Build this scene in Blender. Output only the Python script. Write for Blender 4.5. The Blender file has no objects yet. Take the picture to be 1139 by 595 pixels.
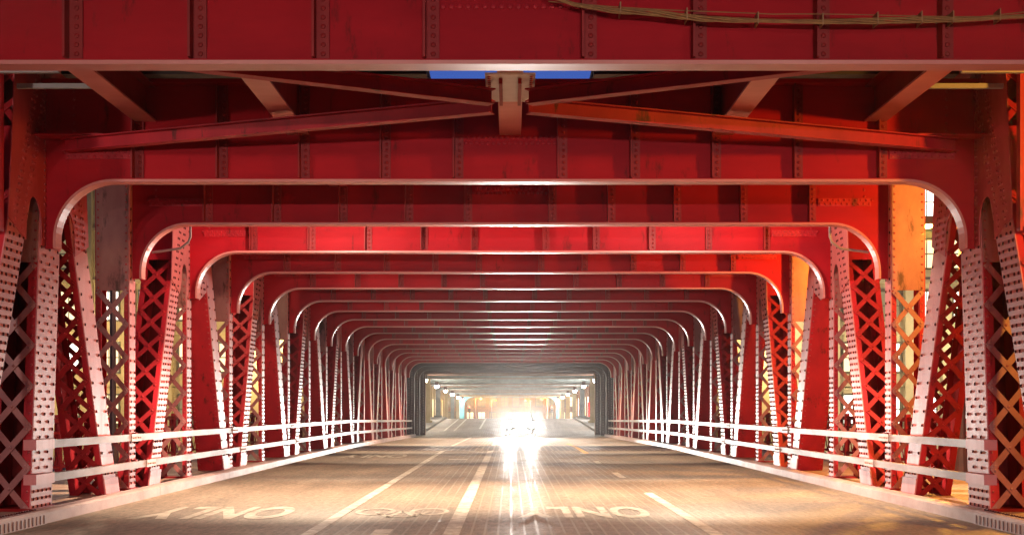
import bpy, bmesh, math, random
from mathutils import Vector, Matrix
random.seed(7)
S = bpy.context.scene
C = S.collection
R = math.radians

# ------------------------------------------------------------------ camera, sky, exposure
cam_d = bpy.data.cameras.new('camera'); cam = bpy.data.objects.new('camera', cam_d); C.objects.link(cam)
CAMZ = 1.45
cam.location = (0, 0, CAMZ); cam.rotation_euler = (R(90), 0, 0)
cam_d.sensor_width = 36; cam_d.lens = 36 * 1600 / 1139
cam_d.shift_x = 2 / 1139; cam_d.shift_y = 157.5 / 1139
cam_d.clip_start = .1; cam_d.clip_end = 3000
S.camera = cam
W = bpy.data.worlds.new('World'); S.world = W; W.use_nodes = True
nt = W.node_tree; bg = nt.nodes['Background']
sky = nt.nodes.new('ShaderNodeTexSky'); sky.sky_type = 'NISHITA'; sky.sun_disc = False
sky.sun_elevation = R(-2); sky.sun_rotation = R(0); sky.ozone_density = 5; sky.dust_density = 0
nt.links.new(sky.outputs[0], bg.inputs[0]); bg.inputs[1].default_value = 0.95
sd = bpy.data.lights.new('sun', 'SUN'); sd.energy = 0.01; sd.angle = R(10); sd.color = (.75, .83, 1)
so = bpy.data.objects.new('sun', sd); C.objects.link(so); so.rotation_euler = (R(50), 0, R(20))
S.view_settings.view_transform = 'Standard'; S.view_settings.look = 'None'
S.view_settings.exposure = 0.22; S.view_settings.gamma = 1
S.render.engine = 'CYCLES'
S.cycles.use_denoising = True
try: S.cycles.denoiser = 'OPENIMAGEDENOISE'
except Exception: pass
S.cycles.max_bounces = 6; S.cycles.diffuse_bounces = 3; S.cycles.glossy_bounces = 3
S.cycles.sample_clamp_indirect = 6.0

# ------------------------------------------------------------------ materials
M = {}
def mat(name, col, rough=.5, metal=0, col2=None, scale=3.0, stretch=(1, 1, 1), bump=0.0, bscale=60, rvar=.1, spec=.5, lo=.35, hi=.7, coat=0, stain=None, stain_lo=.62):
    m = bpy.data.materials.new(name); m.use_nodes = True; M[name] = m
    n = m.node_tree.nodes; l = m.node_tree.links; p = n['Principled BSDF']
    p.inputs['Base Color'].default_value = (*col, 1); p.inputs['Roughness'].default_value = rough
    p.inputs['Metallic'].default_value = metal; p.inputs['Specular IOR Level'].default_value = spec
    if coat: p.inputs['Coat Weight'].default_value = coat; p.inputs['Coat Roughness'].default_value = .12
    g = n.new('ShaderNodeNewGeometry')
    mp = n.new('ShaderNodeMapping'); mp.inputs['Scale'].default_value = stretch
    l.new(g.outputs['Position'], mp.inputs['Vector'])
    nz = n.new('ShaderNodeTexNoise'); nz.inputs['Scale'].default_value = scale; nz.inputs['Detail'].default_value = 6; nz.inputs['Roughness'].default_value = .65
    l.new(mp.outputs[0], nz.inputs['Vector'])
    if col2:
        mr = n.new('ShaderNodeMapRange'); mr.inputs[1].default_value = lo; mr.inputs[2].default_value = hi
        l.new(nz.outputs[0], mr.inputs[0])
        mx = n.new('ShaderNodeMix'); mx.data_type = 'RGBA'; mx.inputs[6].default_value = (*col, 1); mx.inputs[7].default_value = (*col2, 1)
        l.new(mr.outputs[0], mx.inputs[0])
        out = mx.outputs[2]
        if stain:
            n2 = n.new('ShaderNodeTexNoise'); n2.inputs['Scale'].default_value = 2.3; n2.inputs['Detail'].default_value = 9; n2.inputs['Roughness'].default_value = .7
            mp2 = n.new('ShaderNodeMapping'); mp2.inputs['Scale'].default_value = (2.2, 2.2, .6); mp2.inputs['Location'].default_value = (3.1, 7.7, 1.3)
            l.new(g.outputs['Position'], mp2.inputs['Vector']); l.new(mp2.outputs[0], n2.inputs['Vector'])
            m2 = n.new('ShaderNodeMapRange'); m2.inputs[1].default_value = stain_lo; m2.inputs[2].default_value = stain_lo + .09
            l.new(n2.outputs[0], m2.inputs[0])
            mz = n.new('ShaderNodeMix'); mz.data_type = 'RGBA'; mz.inputs[7].default_value = (*stain, 1)
            l.new(m2.outputs[0], mz.inputs[0]); l.new(out, mz.inputs[6]); out = mz.outputs[2]
        l.new(out, p.inputs['Base Color'])
    if rvar:
        rr = n.new('ShaderNodeMapRange'); rr.inputs[3].default_value = max(.05, rough - rvar); rr.inputs[4].default_value = min(1, rough + rvar)
        l.new(nz.outputs[0], rr.inputs[0]); l.new(rr.outputs[0], p.inputs['Roughness'])
    if bump:
        b2 = n.new('ShaderNodeTexNoise'); b2.inputs['Scale'].default_value = bscale; b2.inputs['Detail'].default_value = 4
        l.new(g.outputs['Position'], b2.inputs['Vector'])
        bn = n.new('ShaderNodeBump'); bn.inputs['Strength'].default_value = bump; bn.inputs['Distance'].default_value = .01
        l.new(b2.outputs[0], bn.inputs['Height']); l.new(bn.outputs[0], p.inputs['Normal'])
    return m
def emit(name, col, st, base=(.02, .02, .02)):
    m = bpy.data.materials.new(name); m.use_nodes = True; M[name] = m
    p = m.node_tree.nodes['Principled BSDF']; p.inputs['Base Color'].default_value = (*base, 1)
    p.inputs['Emission Color'].default_value = (*col, 1); p.inputs['Emission Strength'].default_value = st
    return m
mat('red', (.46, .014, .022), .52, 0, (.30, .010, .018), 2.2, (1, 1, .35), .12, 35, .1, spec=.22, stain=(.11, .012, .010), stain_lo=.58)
mat('red_girder', (.44, .007, .014), .6, 0, (.28, .005, .011), 1.2, (.25, 1, 1), .10, 20, .1, spec=.10, stain=(.17, .008, .009), stain_lo=.59)
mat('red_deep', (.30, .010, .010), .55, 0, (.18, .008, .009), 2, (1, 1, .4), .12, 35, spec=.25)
mat('crimson', (.48, .055, .062), .48, 0, (.36, .03, .036), 2.5, (1, 1, .4), .1, 40, .1, stain=(.2, .02, .02), stain_lo=.62)
mat('sheen_pink', (.54, .16, .155), .45, 0, (.46, .095, .095), 2.5, (1, 1, .25), .10, 40, .1, stain=(.40, .07, .06), stain_lo=.60)  # grazing headlight sheen on the red plates, put into a paler base colour
mat('flange', (.60, .18, .155), .42, 0, (.50, .12, .09), 2, (.3, 1, 1), .06, 30, .08)
mat('rivet_dark', (.10, .010, .012), .6, 0, (.05, .006, .008), 9, spec=.2)
mat('rivet', (.40, .03, .028), .32, 0, (.28, .02, .02), 9)
mat('panel_worn', (.38, .15, .12), .45, 0, (.27, .085, .08), 2.5, (1, 1, .5), .14, 30, .1, spec=.3, stain=(.10, .03, .02), stain_lo=.55)
mat('mauve', (.36, .125, .11), .45, 0, (.25, .07, .07), 3, (1, 1, 1), .1, 35)
mat('red_bar', (.38, .015, .019), .52, 0, (.25, .010, .014), 3, (1, 1, 1), .1, 35, spec=.25)
mat('dark_steel', (.055, .028, .034), .5, 0, (.10, .04, .045), 2, bump=.1)
mat('rail_steel', (.32, .225, .22), .5, 0, (.2, .12, .115), 3, (1, .3, 1), .05, 40, .1)
mat('kerb_steel', (.50, .33, .31), .5, 0, (.38, .22, .20), 2.5, (1, .5, 1), .1, 40, .1, stain=(.3, .17, .14))
mat('pale_plate', (.72, .62, .60), .35, 0, (.58, .46, .44), 3)  # headlight on the centre plate put into its pale colour
mat('walk', (.36, .21, .14), .6, 0, (.25, .13, .09), 2.5, (1, 1, 1), .2, 30)
mat('paint_white', (.64, .56, .48), .55, 0, (.32, .24, .18), 7, (1, .7, 1), .25, 45, .1, lo=.40, hi=.66)
mat('paint_worn', (.58, .49, .40), .6, 0, (.28, .21, .155), 6, (1, .5, 1), .25, 45, .1, lo=.42, hi=.68)
mat('paint_yellow', (.75, .36, .04), .5, 0, (.5, .24, .05), 5)
mat('timber', (.07, .045, .04), .8, 0, (.04, .028, .026), 4, (1, 4, 4), .3, 30)
mat('cable', (.34, .15, .05), .55, 0, (.22, .09, .035), 12)
mat('black', (.015, .015, .015), .5)
mat('stone', (.52, .41, .24), .7, 0, (.42, .32, .18), 1.2, bump=.2, bscale=8)
mat('stone_pale', (.58, .52, .40), .7, 0, (.46, .42, .33), 1.2, bump=.2, bscale=8)
mat('brick', (.40, .20, .11), .8, 0, (.30, .15, .09), 2)
mat('frame_metal', (.12, .11, .10), .5)
mat('l_steel', (.24, .30, .30), .55, 0, (.15, .17, .17), 1.5, (1, 1, 1), .1, 15)
mat('l_rust', (.28, .13, .08), .6, 0, (.18, .10, .08), 1.5)
mat('teal', (.10, .42, .46), .5, 0, (.07, .30, .36), 2)
mat('ochre', (.52, .32, .09), .5, 0, (.42, .24, .08), 2)
mat('concrete', (.33, .31, .29), .8, 0, (.25, .23, .22), 2, bump=.2)
mat('water', (.01, .014, .018), .12, 0, bump=.5, bscale=1.5, rvar=0)
mat('car_paint', (.05, .055, .065), .3, .3, coat=1, rvar=0)
mat('tyre', (.02, .02, .02), .8)
mat('rim', (.5, .5, .52), .3, .9, rvar=0)
mat('glass_dark', (.02, .025, .03), .06, 0, rvar=0)
mat('plate', (.7, .7, .68), .5)
mat('red_sign', (.6, .02, .02), .4)
emit('headlamp', (1, .96, .9), 260)
emit('lens_white', (1, .86, .66), 25)
emit('lens_cool', (.95, .95, 1), 30)
emit('lens_orange', (1, .5, .12), 25)
emit('win_warm', (1, .78, .42), 1.6)
emit('win_white', (1, .95, .82), 3.2)
emit('win_dim', (1, .7, .35), .25)
emit('shop_white', (1, .97, .92), 3.0)
emit('signal_red', (1, .05, .02), 10)

def road_mat():
    m = bpy.data.materials.new('road'); m.use_nodes = True; M['road'] = m
    n = m.node_tree.nodes; l = m.node_tree.links; p = n['Principled BSDF']
    g = n.new('ShaderNodeNewGeometry')
    sx = n.new('ShaderNodeSeparateXYZ'); l.new(g.outputs['Position'], sx.inputs[0])
    n1 = n.new('ShaderNodeTexNoise'); n1.inputs['Scale'].default_value = .6; n1.inputs['Detail'].default_value = 8; n1.inputs['Roughness'].default_value = .6
    mp = n.new('ShaderNodeMapping'); mp.inputs['Scale'].default_value = (1.6, .35, 1); l.new(g.outputs['Position'], mp.inputs[0]); l.new(mp.outputs[0], n1.inputs['Vector'])
    n2 = n.new('ShaderNodeTexNoise'); n2.inputs['Scale'].default_value = 15; n2.inputs['Detail'].default_value = 6; n2.inputs['Roughness'].default_value = .8
    mpg = n.new('ShaderNodeMapping'); mpg.inputs['Scale'].default_value = (1, .22, 1); l.new(g.outputs['Position'], mpg.inputs[0]); l.new(mpg.outputs[0], n2.inputs['Vector'])
    mx = n.new('ShaderNodeMix'); mx.data_type = 'RGBA'; mx.inputs[6].default_value = (.30, .215, .155, 1); mx.inputs[7].default_value = (.20, .142, .105, 1)
    r1 = n.new('ShaderNodeMapRange'); r1.inputs[1].default_value = .38; r1.inputs[2].default_value = .66; l.new(n1.outputs[0], r1.inputs[0]); l.new(r1.outputs[0], mx.inputs[0])
    mx2 = n.new('ShaderNodeMix'); mx2.data_type = 'RGBA'; mx2.blend_type = 'MULTIPLY'; mx2.inputs[0].default_value = .75
    r2 = n.new('ShaderNodeMapRange'); r2.inputs[1].default_value = .35; r2.inputs[2].default_value = .65; r2.inputs[3].default_value = .30; r2.inputs[4].default_value = 1.45; l.new(n2.outputs[0], r2.inputs[0])
    cb = n.new('ShaderNodeCombineColor'); [l.new(r2.outputs[0], cb.inputs[i]) for i in range(3)]
    l.new(mx.outputs[2], mx2.inputs[6]); l.new(cb.outputs[0], mx2.inputs[7])
    n5 = n.new('ShaderNodeTexNoise'); n5.inputs['Scale'].default_value = 1.0; n5.inputs['Detail'].default_value = 5
    mp5 = n.new('ShaderNodeMapping'); mp5.inputs['Scale'].default_value = (2.2, .04, 1); l.new(g.outputs['Position'], mp5.inputs[0]); l.new(mp5.outputs[0], n5.inputs['Vector'])
    r5 = n.new('ShaderNodeMapRange'); r5.inputs[1].default_value = .35; r5.inputs[2].default_value = .65; r5.inputs[3].default_value = .8; r5.inputs[4].default_value = 1.12; l.new(n5.outputs[0], r5.inputs[0])
    mt = n.new('ShaderNodeMath'); mt.operation = 'MULTIPLY'; l.new(r2.outputs[0], mt.inputs[0]); l.new(r5.outputs[0], mt.inputs[1]); [l.new(mt.outputs[0], cb.inputs[i]) for i in range(3)]
    # steel grid of the filled deck: ribs 0.15 m apart along, 0.2 m across, as shallow relief with bare tops
    def ribs(sock, pitch, duty):
        a = n.new('ShaderNodeMath'); a.operation = 'DIVIDE'; a.inputs[1].default_value = pitch; l.new(sock, a.inputs[0])
        b = n.new('ShaderNodeMath'); b.operation = 'FRACT'; l.new(a.outputs[0], b.inputs[0])
        c = n.new('ShaderNodeMath'); c.operation = 'LESS_THAN'; c.inputs[1].default_value = duty; l.new(b.outputs[0], c.inputs[0])
        return c
    ra = ribs(sx.outputs['X'], .15, .17); rb = ribs(sx.outputs['Y'], .6, .04)
    mxm = n.new('ShaderNodeMath'); mxm.operation = 'MAXIMUM'; l.new(ra.outputs[0], mxm.inputs[0]); l.new(rb.outputs[0], mxm.inputs[1])
    # ribs show only where traffic wore the fill away
    n3 = n.new('ShaderNodeTexNoise'); n3.inputs['Scale'].default_value = .9; n3.inputs['Detail'].default_value = 3; l.new(mp.outputs[0], n3.inputs['Vector'])
    ax = n.new('ShaderNodeMath'); ax.operation = 'ABSOLUTE'
    ad = n.new('ShaderNodeMath'); ad.operation = 'SUBTRACT'; ad.inputs[1].default_value = .5; l.new(sx.outputs['X'], ad.inputs[0]); l.new(ad.outputs[0], ax.inputs[0])
    wr = n.new('ShaderNodeMapRange'); wr.inputs[1].default_value = 3.6; wr.inputs[2].default_value = 1.4; l.new(ax.outputs[0], wr.inputs[0])
    wn = n.new('ShaderNodeMapRange'); wn.inputs[1].default_value = .25; wn.inputs[2].default_value = .5; l.new(n3.outputs[0], wn.inputs[0])
    wear = n.new('ShaderNodeMath'); wear.operation = 'MULTIPLY'; l.new(wr.outputs[0], wear.inputs[0]); l.new(wn.outputs[0], wear.inputs[1])
    rib = n.new('ShaderNodeMath'); rib.operation = 'MULTIPLY'; l.new(mxm.outputs[0], rib.inputs[0]); l.new(wear.outputs[0], rib.inputs[1])
    mx3 = n.new('ShaderNodeMix'); mx3.data_type = 'RGBA'; mx3.inputs[7].default_value = (.27, .21, .155, 1); l.new(rib.outputs[0], mx3.inputs[0]); l.new(mx2.outputs[2], mx3.inputs[6])
    l.new(mx3.outputs[2], p.inputs['Base Color'])
    ro = n.new('ShaderNodeMapRange'); ro.inputs[3].default_value = .66; ro.inputs[4].default_value = .54; l.new(rib.outputs[0], ro.inputs[0])
    rw = n.new('ShaderNodeMath'); rw.operation = 'MULTIPLY_ADD'; rw.inputs[1].default_value = -.16; l.new(wear.outputs[0], rw.inputs[0]); l.new(ro.outputs[0], rw.inputs[2])
    l.new(rw.outputs[0], p.inputs['Roughness'])
    p.inputs['Specular IOR Level'].default_value = .55
    hs = n.new('ShaderNodeMath'); hs.operation = 'MULTIPLY_ADD'; hs.inputs[1].default_value = .5; l.new(n2.outputs[0], hs.inputs[0]); l.new(rib.outputs[0], hs.inputs[2])
    bn = n.new('ShaderNodeBump'); bn.inputs['Strength'].default_value = .45; bn.inputs['Distance'].default_value = .006
    l.new(hs.outputs[0], bn.inputs['Height']); l.new(bn.outputs[0], p.inputs['Normal'])
road_mat()
def grating_mat():
    m = bpy.data.materials.new('grating'); m.use_nodes = True; M['grating'] = m
    n = m.node_tree.nodes; l = m.node_tree.links; p = n['Principled BSDF']
    g = n.new('ShaderNodeNewGeometry'); sx = n.new('ShaderNodeSeparateXYZ'); l.new(g.outputs['Position'], sx.inputs[0])
    outs = []
    for s, pitch in (('X', .2), ('Y', .9)):
        a = n.new('ShaderNodeMath'); a.operation = 'DIVIDE'; a.inputs[1].default_value = pitch; l.new(sx.outputs[s], a.inputs[0])
        b = n.new('ShaderNodeMath'); b.operation = 'FRACT'; l.new(a.outputs[0], b.inputs[0])
        c = n.new('ShaderNodeMath'); c.operation = 'LESS_THAN'; c.inputs[1].default_value = .3; l.new(b.outputs[0], c.inputs[0]); outs.append(c)
    mm = n.new('ShaderNodeMath'); mm.operation = 'MAXIMUM'; l.new(outs[0].outputs[0], mm.inputs[0]); l.new(outs[1].outputs[0], mm.inputs[1])
    mx = n.new('ShaderNodeMix'); mx.data_type = 'RGBA'; mx.inputs[6].default_value = (.012, .010, .012, 1); mx.inputs[7].default_value = (.24, .17, .15, 1)
    l.new(mm.outputs[0], mx.inputs[0]); l.new(mx.outputs[2], p.inputs['Base Color'])
    p.inputs['Roughness'].default_value = .42
    bn = n.new('ShaderNodeBump'); bn.inputs['Strength'].default_value = .6; bn.inputs['Distance'].default_value = .02
    l.new(mm.outputs[0], bn.inputs['Height']); l.new(bn.outputs[0], p.inputs['Normal'])
grating_mat()

# ------------------------------------------------------------------ helpers
WL = {}                      # world location of every object that parents something
def wl(o): return WL.get(o.name, Vector((0, 0, 0))) if o else Vector((0, 0, 0))
class MB:
    def __init__(s): s.v = []; s.f = []
    def add(s, vs, fs):
        b = len(s.v); s.v += [tuple(v) for v in vs]; s.f += [tuple(i + b for i in f) for f in fs]; return s
    def box(s, x0, x1, y0, y1, z0, z1):
        if x0 > x1: x0, x1 = x1, x0
        return s.add([(x0,y0,z0),(x1,y0,z0),(x1,y1,z0),(x0,y1,z0),(x0,y0,z1),(x1,y0,z1),(x1,y1,z1),(x0,y1,z1)],
                     [(3,2,1,0),(4,5,6,7),(0,1,5,4),(1,2,6,5),(2,3,7,6),(3,0,4,7)])
    def obox(s, o, u, v, n, L, w, t):          # from o along u for L, centred on v by w, n from 0 to t
        o = Vector(o); a = [o + u*i + v*j + n*k for k in (0, t) for i, j in ((0,-w/2),(L,-w/2),(L,w/2),(0,w/2))]
        return s.add(a, [(3,2,1,0),(4,5,6,7),(0,1,5,4),(1,2,6,5),(2,3,7,6),(3,0,4,7)])
    def prism(s, pts, ext):                    # polygon of 3D points swept by a vector
        n = len(pts); e = Vector(ext); a = [Vector(p) for p in pts]
        fs = [tuple(range(n))[::-1], tuple(range(n, 2*n))] + [(i, (i+1) % n, (i+1) % n + n, i + n) for i in range(n)]
        return s.add(a + [p + e for p in a], fs)
    def tube(s, path, r, seg=6):
        P = [Vector(p) for p in path]; vs = []; fs = []
        for i, p in enumerate(P):
            t = (P[min(i+1, len(P)-1)] - P[max(i-1, 0)]).normalized()
            a = t.cross(Vector((0, 0, 1)));  a = a.normalized() if a.length > 1e-3 else Vector((1, 0, 0)); b = t.cross(a)
            for k in range(seg):
                q = 2*math.pi*k/seg; vs.append(p + a*math.cos(q)*r + b*math.sin(q)*r)
        for i in range(len(P)-1):
            for k in range(seg):
                fs.append((i*seg+k, i*seg+(k+1) % seg, (i+1)*seg+(k+1) % seg, (i+1)*seg+k))
        fs.append(tuple(range(seg))[::-1]); fs.append(tuple(range((len(P)-1)*seg, len(P)*seg)))
        return s.add(vs, fs)
    def rivet(s, p, n, r=.021, h=.014):
        p = Vector(p); n = Vector(n); a = n.orthogonal().normalized(); b = n.cross(a); vs = []
        for rr, hh in ((r, -.002), (r*.8, h*.65)):
            for k in range(6):
                q = math.pi*k/3; vs.append(p + (a*math.cos(q) + b*math.sin(q))*rr + n*hh)
        vs.append(p + n*h)
        return s.add(vs, [(k, (k+1) % 6, (k+1) % 6 + 6, k + 6) for k in range(6)] + [(k+6, (k+1) % 6 + 6, 12) for k in range(6)])
    def cyl(s, o, axis, r0, r1, L, seg=16):
        o = Vector(o); ax = Vector(axis).normalized(); a = ax.orthogonal().normalized(); b = ax.cross(a); vs = []
        for rr, h in ((r0, 0), (r1, L)):
            for k in range(seg):
                q = 2*math.pi*k/seg; vs.append(o + (a*math.cos(q) + b*math.sin(q))*rr + ax*h)
        return s.add(vs, [(k, (k+1) % seg, (k+1) % seg + seg, k + seg) for k in range(seg)] + [tuple(range(seg))[::-1], tuple(range(seg, 2*seg))])
    def mesh(s, name, m, loc):
        me = bpy.data.meshes.new(name); me.from_pydata([(v[0]-loc[0], v[1]-loc[1], v[2]-loc[2]) for v in s.v], [], s.f)
        me.materials.append(M[m]); me.update(); return me
    def build(s, name, m, parent=None, origin=None, kind=None, smooth=False):
        base = wl(parent) if parent else Vector((0, 0, 0)); org = Vector(origin) if origin is not None else base
        me = s.mesh(name, m, org)
        if smooth:
            for p in me.polygons: p.use_smooth = True
        o = bpy.data.objects.new(name, me); C.objects.link(o); o.parent = parent; o.location = org - base
        WL[o.name] = org
        if kind: o['kind'] = kind
        return o
def tag(o, label, cat, group=None):
    o['label'] = label; o['category'] = cat
    if group: o['group'] = group
    return o
def thing(name, loc, label, cat, group=None):
    o = bpy.data.objects.new(name, None); C.objects.link(o); o.location = loc; o.empty_display_size = .3
    WL[o.name] = Vector(loc); return tag(o, label, cat, group)
def inst(name, me, parent, mtx):               # an object that shares a mesh, placed by a world matrix
    o = bpy.data.objects.new(name, me); C.objects.link(o); o.parent = parent
    mw = mtx.copy(); mw.translation -= wl(parent); o.matrix_local = mw
    WL[o.name] = mtx.translation.copy(); return o
def basis(o, u, v, n):
    m = Matrix.Identity(4)
    for i, a in enumerate((u, v, n)):
        for j in range(3): m[j][i] = a[j]
    m.translation = Vector(o); return m
X, Y, Z = Vector((1, 0, 0)), Vector((0, 1, 0)), Vector((0, 0, 1))
def lamp(name, loc, power, col, kind='POINT', radius=.12, parent=None, aim=None, angle=100, blend=.5):
    d = bpy.data.lights.new(name, kind); d.energy = power; d.color = col; d.shadow_soft_size = radius
    o = bpy.data.objects.new(name, d); C.objects.link(o); o.parent = parent; o.location = Vector(loc) - wl(parent)
    if kind == 'SPOT':
        d.spot_size = R(angle); d.spot_blend = blend
        o.rotation_euler = (Vector(aim) - Vector(loc)).to_track_quat('-Z', 'Y').to_euler()
    return o
BAR = {}
def bar_mesh(L, w, m):
    key = (round(L, 2), w, m)
    if key not in BAR:
        b = MB(); b.obox((-L/2, 0, 0), X, Y, Z, L, w, .012)
        for q in (-L/2 + .05, 0, L/2 - .05): b.rivet((q, 0, .012), Z, .022, .014)
        BAR[key] = b.mesh('lacing_bar', m, (0, 0, 0))
    return BAR[key]
def lattice(parent, O, u, v, n, L, wd, single, m, cell=.47, bw=.078):
    """double lacing over a face: O the middle of the lower edge"""
    O = Vector(O); k = max(1, round(L / cell)); c = L / k
    bl = math.hypot(c, wd) + .03; mb = MB()
    for i in range(k):
        for sgn in (1, -1):
            d = (u*c + v*(sgn*wd)).normalized(); ctr = O + u*(c*(i + .5)) + n*(.002 if sgn > 0 else .016)
            if single: inst('lacing_bar', bar_mesh(bl, bw, m), parent, basis(ctr, d, n.cross(d), n))
            else: mb.obox(ctr - d*bl/2, d, n.cross(d), n, bl, bw, .012)
    if not single: mb.build('lacing', m, parent, kind='stuff')

ORD = ['first', 'second', 'third', 'fourth', 'fifth', 'sixth', 'seventh', 'eighth', 'ninth', 'tenth', 'eleventh', 'twelfth', 'thirteenth',
       'fourteenth', 'fifteenth', 'sixteenth', 'seventeenth', 'eighteenth', 'nineteenth']
def zo(d):                                     # deck level along the bridge and the street beyond
    if d < 52: return 0
    if d < 92: return -.0075*(d-52)
    if d < 130: return -.30 + .85*(d-92)/38
    if d < 192: return .55 - 2.15*(d-130)/62
    return -1.6
def zv(d): return 4.10 - .0105*(d-92)          # underside of the elevated railway beyond
RZ = .07                                       # road surface above datum
XI, XO = 5.87, 6.40                            # inner and outer faces of the trusses
YF = [12.0] + [18.4 + 3.95*k for k in range(17)]

# ------------------------------------------------------------------ the setting
def sheet(xa, xb, ys, dz, name, m, parent=None, thick=0):
    mb = MB(); vs = []; fs = []
    for y in ys: vs += [(xa, y, zo(y)+dz), (xb, y, zo(y)+dz)]
    for i in range(len(ys)-1): fs.append((2*i, 2*i+1, 2*i+3, 2*i+2))
    if thick:
        b = len(vs)
        for y in ys: vs += [(xa, y, zo(y)+dz-thick), (xb, y, zo(y)+dz-thick)]
        for i in range(len(ys)-1):
            fs += [(b+2*i+2, b+2*i+3, b+2*i+1, b+2*i), (2*i, 2*i+2, b+2*i+2, b+2*i), (2*i+3, 2*i+1, b+2*i+1, b+2*i+3)]
        fs += [(0, b, b+1, 1), (2*len(ys)-2, 2*len(ys)-1, b+2*len(ys)-1, b+2*len(ys)-2)]
    return mb.add(vs, fs).build(name, m, parent)
YS = [-50, 0, 12, 30, 52, 60, 70, 80, 92, 110, 130, 150, 170, 192, 230, 300]
road = sheet(-5.75, 5.75, YS, RZ, 'roadway', 'road', thick=.3); road['kind'] = 'structure'
sheet(-5.6, 5.6, [47.9, 52, 54.8], RZ+.004, 'grating_strip', 'grating', road)
g = MB(); g.add([(-90, 90, -2.2), (90, 90, -2.2), (90, 306, -2.2), (-90, 306, -2.2)], [(0, 1, 2, 3)]); o = g.build('far_bank_ground', 'concrete'); o['kind'] = 'structure'
g = MB(); g.box(-90, 90, -58, 7.5, -6, -.35); o = g.build('near_bank_ground', 'concrete'); o['kind'] = 'structure'
g = MB(); g.box(-90, 90, 89.4, 90, -7.5, -1.9); o = g.build('quay_wall', 'concrete'); o['kind'] = 'structure'
g = MB(); g.add([(-90, 7, -6), (90, 7, -6), (90, 90, -6), (-90, 90, -6)], [(0, 1, 2, 3)]); o = g.build('river', 'water'); o['kind'] = 'structure'
for s in (-1, 1):
    side = 'left' if s < 0 else 'right'
    o = sheet(*sorted((s*5.82, s*9.2)), [17.0, 30, 52, 70, 89], .20, 'sidewalk', 'walk', thick=.25); o['kind'] = 'structure'
    o2 = sheet(*sorted((s*5.82, s*9.2)), [-50, 0, 16.98], .201, 'near_sidewalk', 'walk', thick=.25); o2['kind'] = 'structure'
    o3 = sheet(*sorted((s*5.82, s*9.5)), [89.05, 92, 110, 130, 150, 170, 192, 230, 300], .20, 'far_pavement', 'concrete', thick=.5); o3['kind'] = 'structure'
    # steel kerb: plates end to end with a proud top lip
    kb = thing('steel_kerb', (s*5.7, 17.4, 0), f'pale pink steel kerb along the {side} edge of the roadway', 'kerb', 'steel kerbs')
    ys = [17.4 + 5.7*i for i in range(13)]
    for i in range(12):
        a, b = ys[i] + .006, ys[i+1] - .006
        p = MB(); za, zb = zo(a), zo(b); x0, x1 = s*5.62, s*5.818
        p.prism([(x0, a, za-.05), (x1, a, za-.05), (x1, a, za+.225), (x0 + s*.03, a, za+.225), (x0, a, za+.20)], (0, b-a, zb-za))
        p.build('kerb_plate', 'kerb_steel', kb)
    nk = thing('approach_kerb', (s*5.88, 6, 0), f'riveted near kerb casting at the {side} edge of the picture', 'kerb', 'approach kerbs')
    p = MB(); p.prism([(s*5.60, 3, -.05), (s*5.818, 3, -.05), (s*5.818, 3, .235), (s*5.63, 3, .235), (s*5.60, 3, .205)], (0, 14.38, 0)); p.build('kerb_plate', 'kerb_steel', nk)
    rv = MB()
    for i in range(60): rv.rivet((s*5.72, 12 + i*.09, .235), Z, .02, .02)
    for i in range(40): rv.box(s*5.596, s*5.602, 12 + i*.135, 12.03 + i*.135, .08, .18)
    rv.build('rivets', 'rivet_dark', nk, kind='stuff')

# ------------------------------------------------------------------ road markings
def strip(name, x, w, ya, yb, m='paint_white', dz=.006):
    ys = [ya] + [y for y in YS if ya < y < yb] + [yb]
    return sheet(x - w/2, x + w/2, ys, dz+RZ, name, m, road)
strip('lane_line', -2.23, .145, 4, 47.8); strip('lane_line', -2.23, .13, 55, 82)
strip('lane_line', -.65, .18, 4, 47.8); strip('lane_line', -.65, .14, 55, 82)
for a, b in ((10.5, 23.7), (28.9, 31.4), (36.6, 38.3), (44.3, 45.7)): strip('lane_dash', 2.27, .145, a, b)
strip('centre_dash', 2.38, .17, 44.8, 60, 'paint_yellow', .010)
for x, a, b in ((-4.6, 100, 128), (-3.9, 100, 128), (-2.2, 104, 140), (-.4, 100, 150), (2.6, 104, 150)): strip('street_line', x, .14, a, b)
def word(txt, xc, y, w, h):
    cu = bpy.data.curves.new('word', 'FONT'); cu.body = txt; cu.align_x = 'CENTER'; cu.align_y = 'CENTER'; cu.size = 1; cu.offset = .035
    t = bpy.data.objects.new('word', cu); C.objects.link(t); bpy.context.view_layer.update()
    dg = bpy.context.evaluated_depsgraph_get(); me = bpy.data.meshes.new_from_object(t.evaluated_get(dg)); bpy.data.objects.remove(t)
    xs = [v.co.x for v in me.vertices]; ys = [v.co.y for v in me.vertices]
    kx, ky = w/(max(xs)-min(xs)), h/(max(ys)-min(ys)); cx, cy = (max(xs)+min(xs))/2, (max(ys)+min(ys))/2
    for v in me.vertices: v.co = (-(v.co.x-cx)*kx, -(v.co.y-cy)*ky, 0)          # turned round: it is read from the far side
    me.materials.clear(); me.materials.append(M['paint_worn'])
    o = bpy.data.objects.new('painted_word', me); C.objects.link(o); o.parent = road; o.location = (xc, y, zo(y)+RZ+.006)
word('ONLY', -3.88, 19.2, 1.92, 2.33); word('ONLY', .97, 19.3, 1.76, 2.1); word('ONLY', -4.0, 42.4, 1.9, 2.8)
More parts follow.
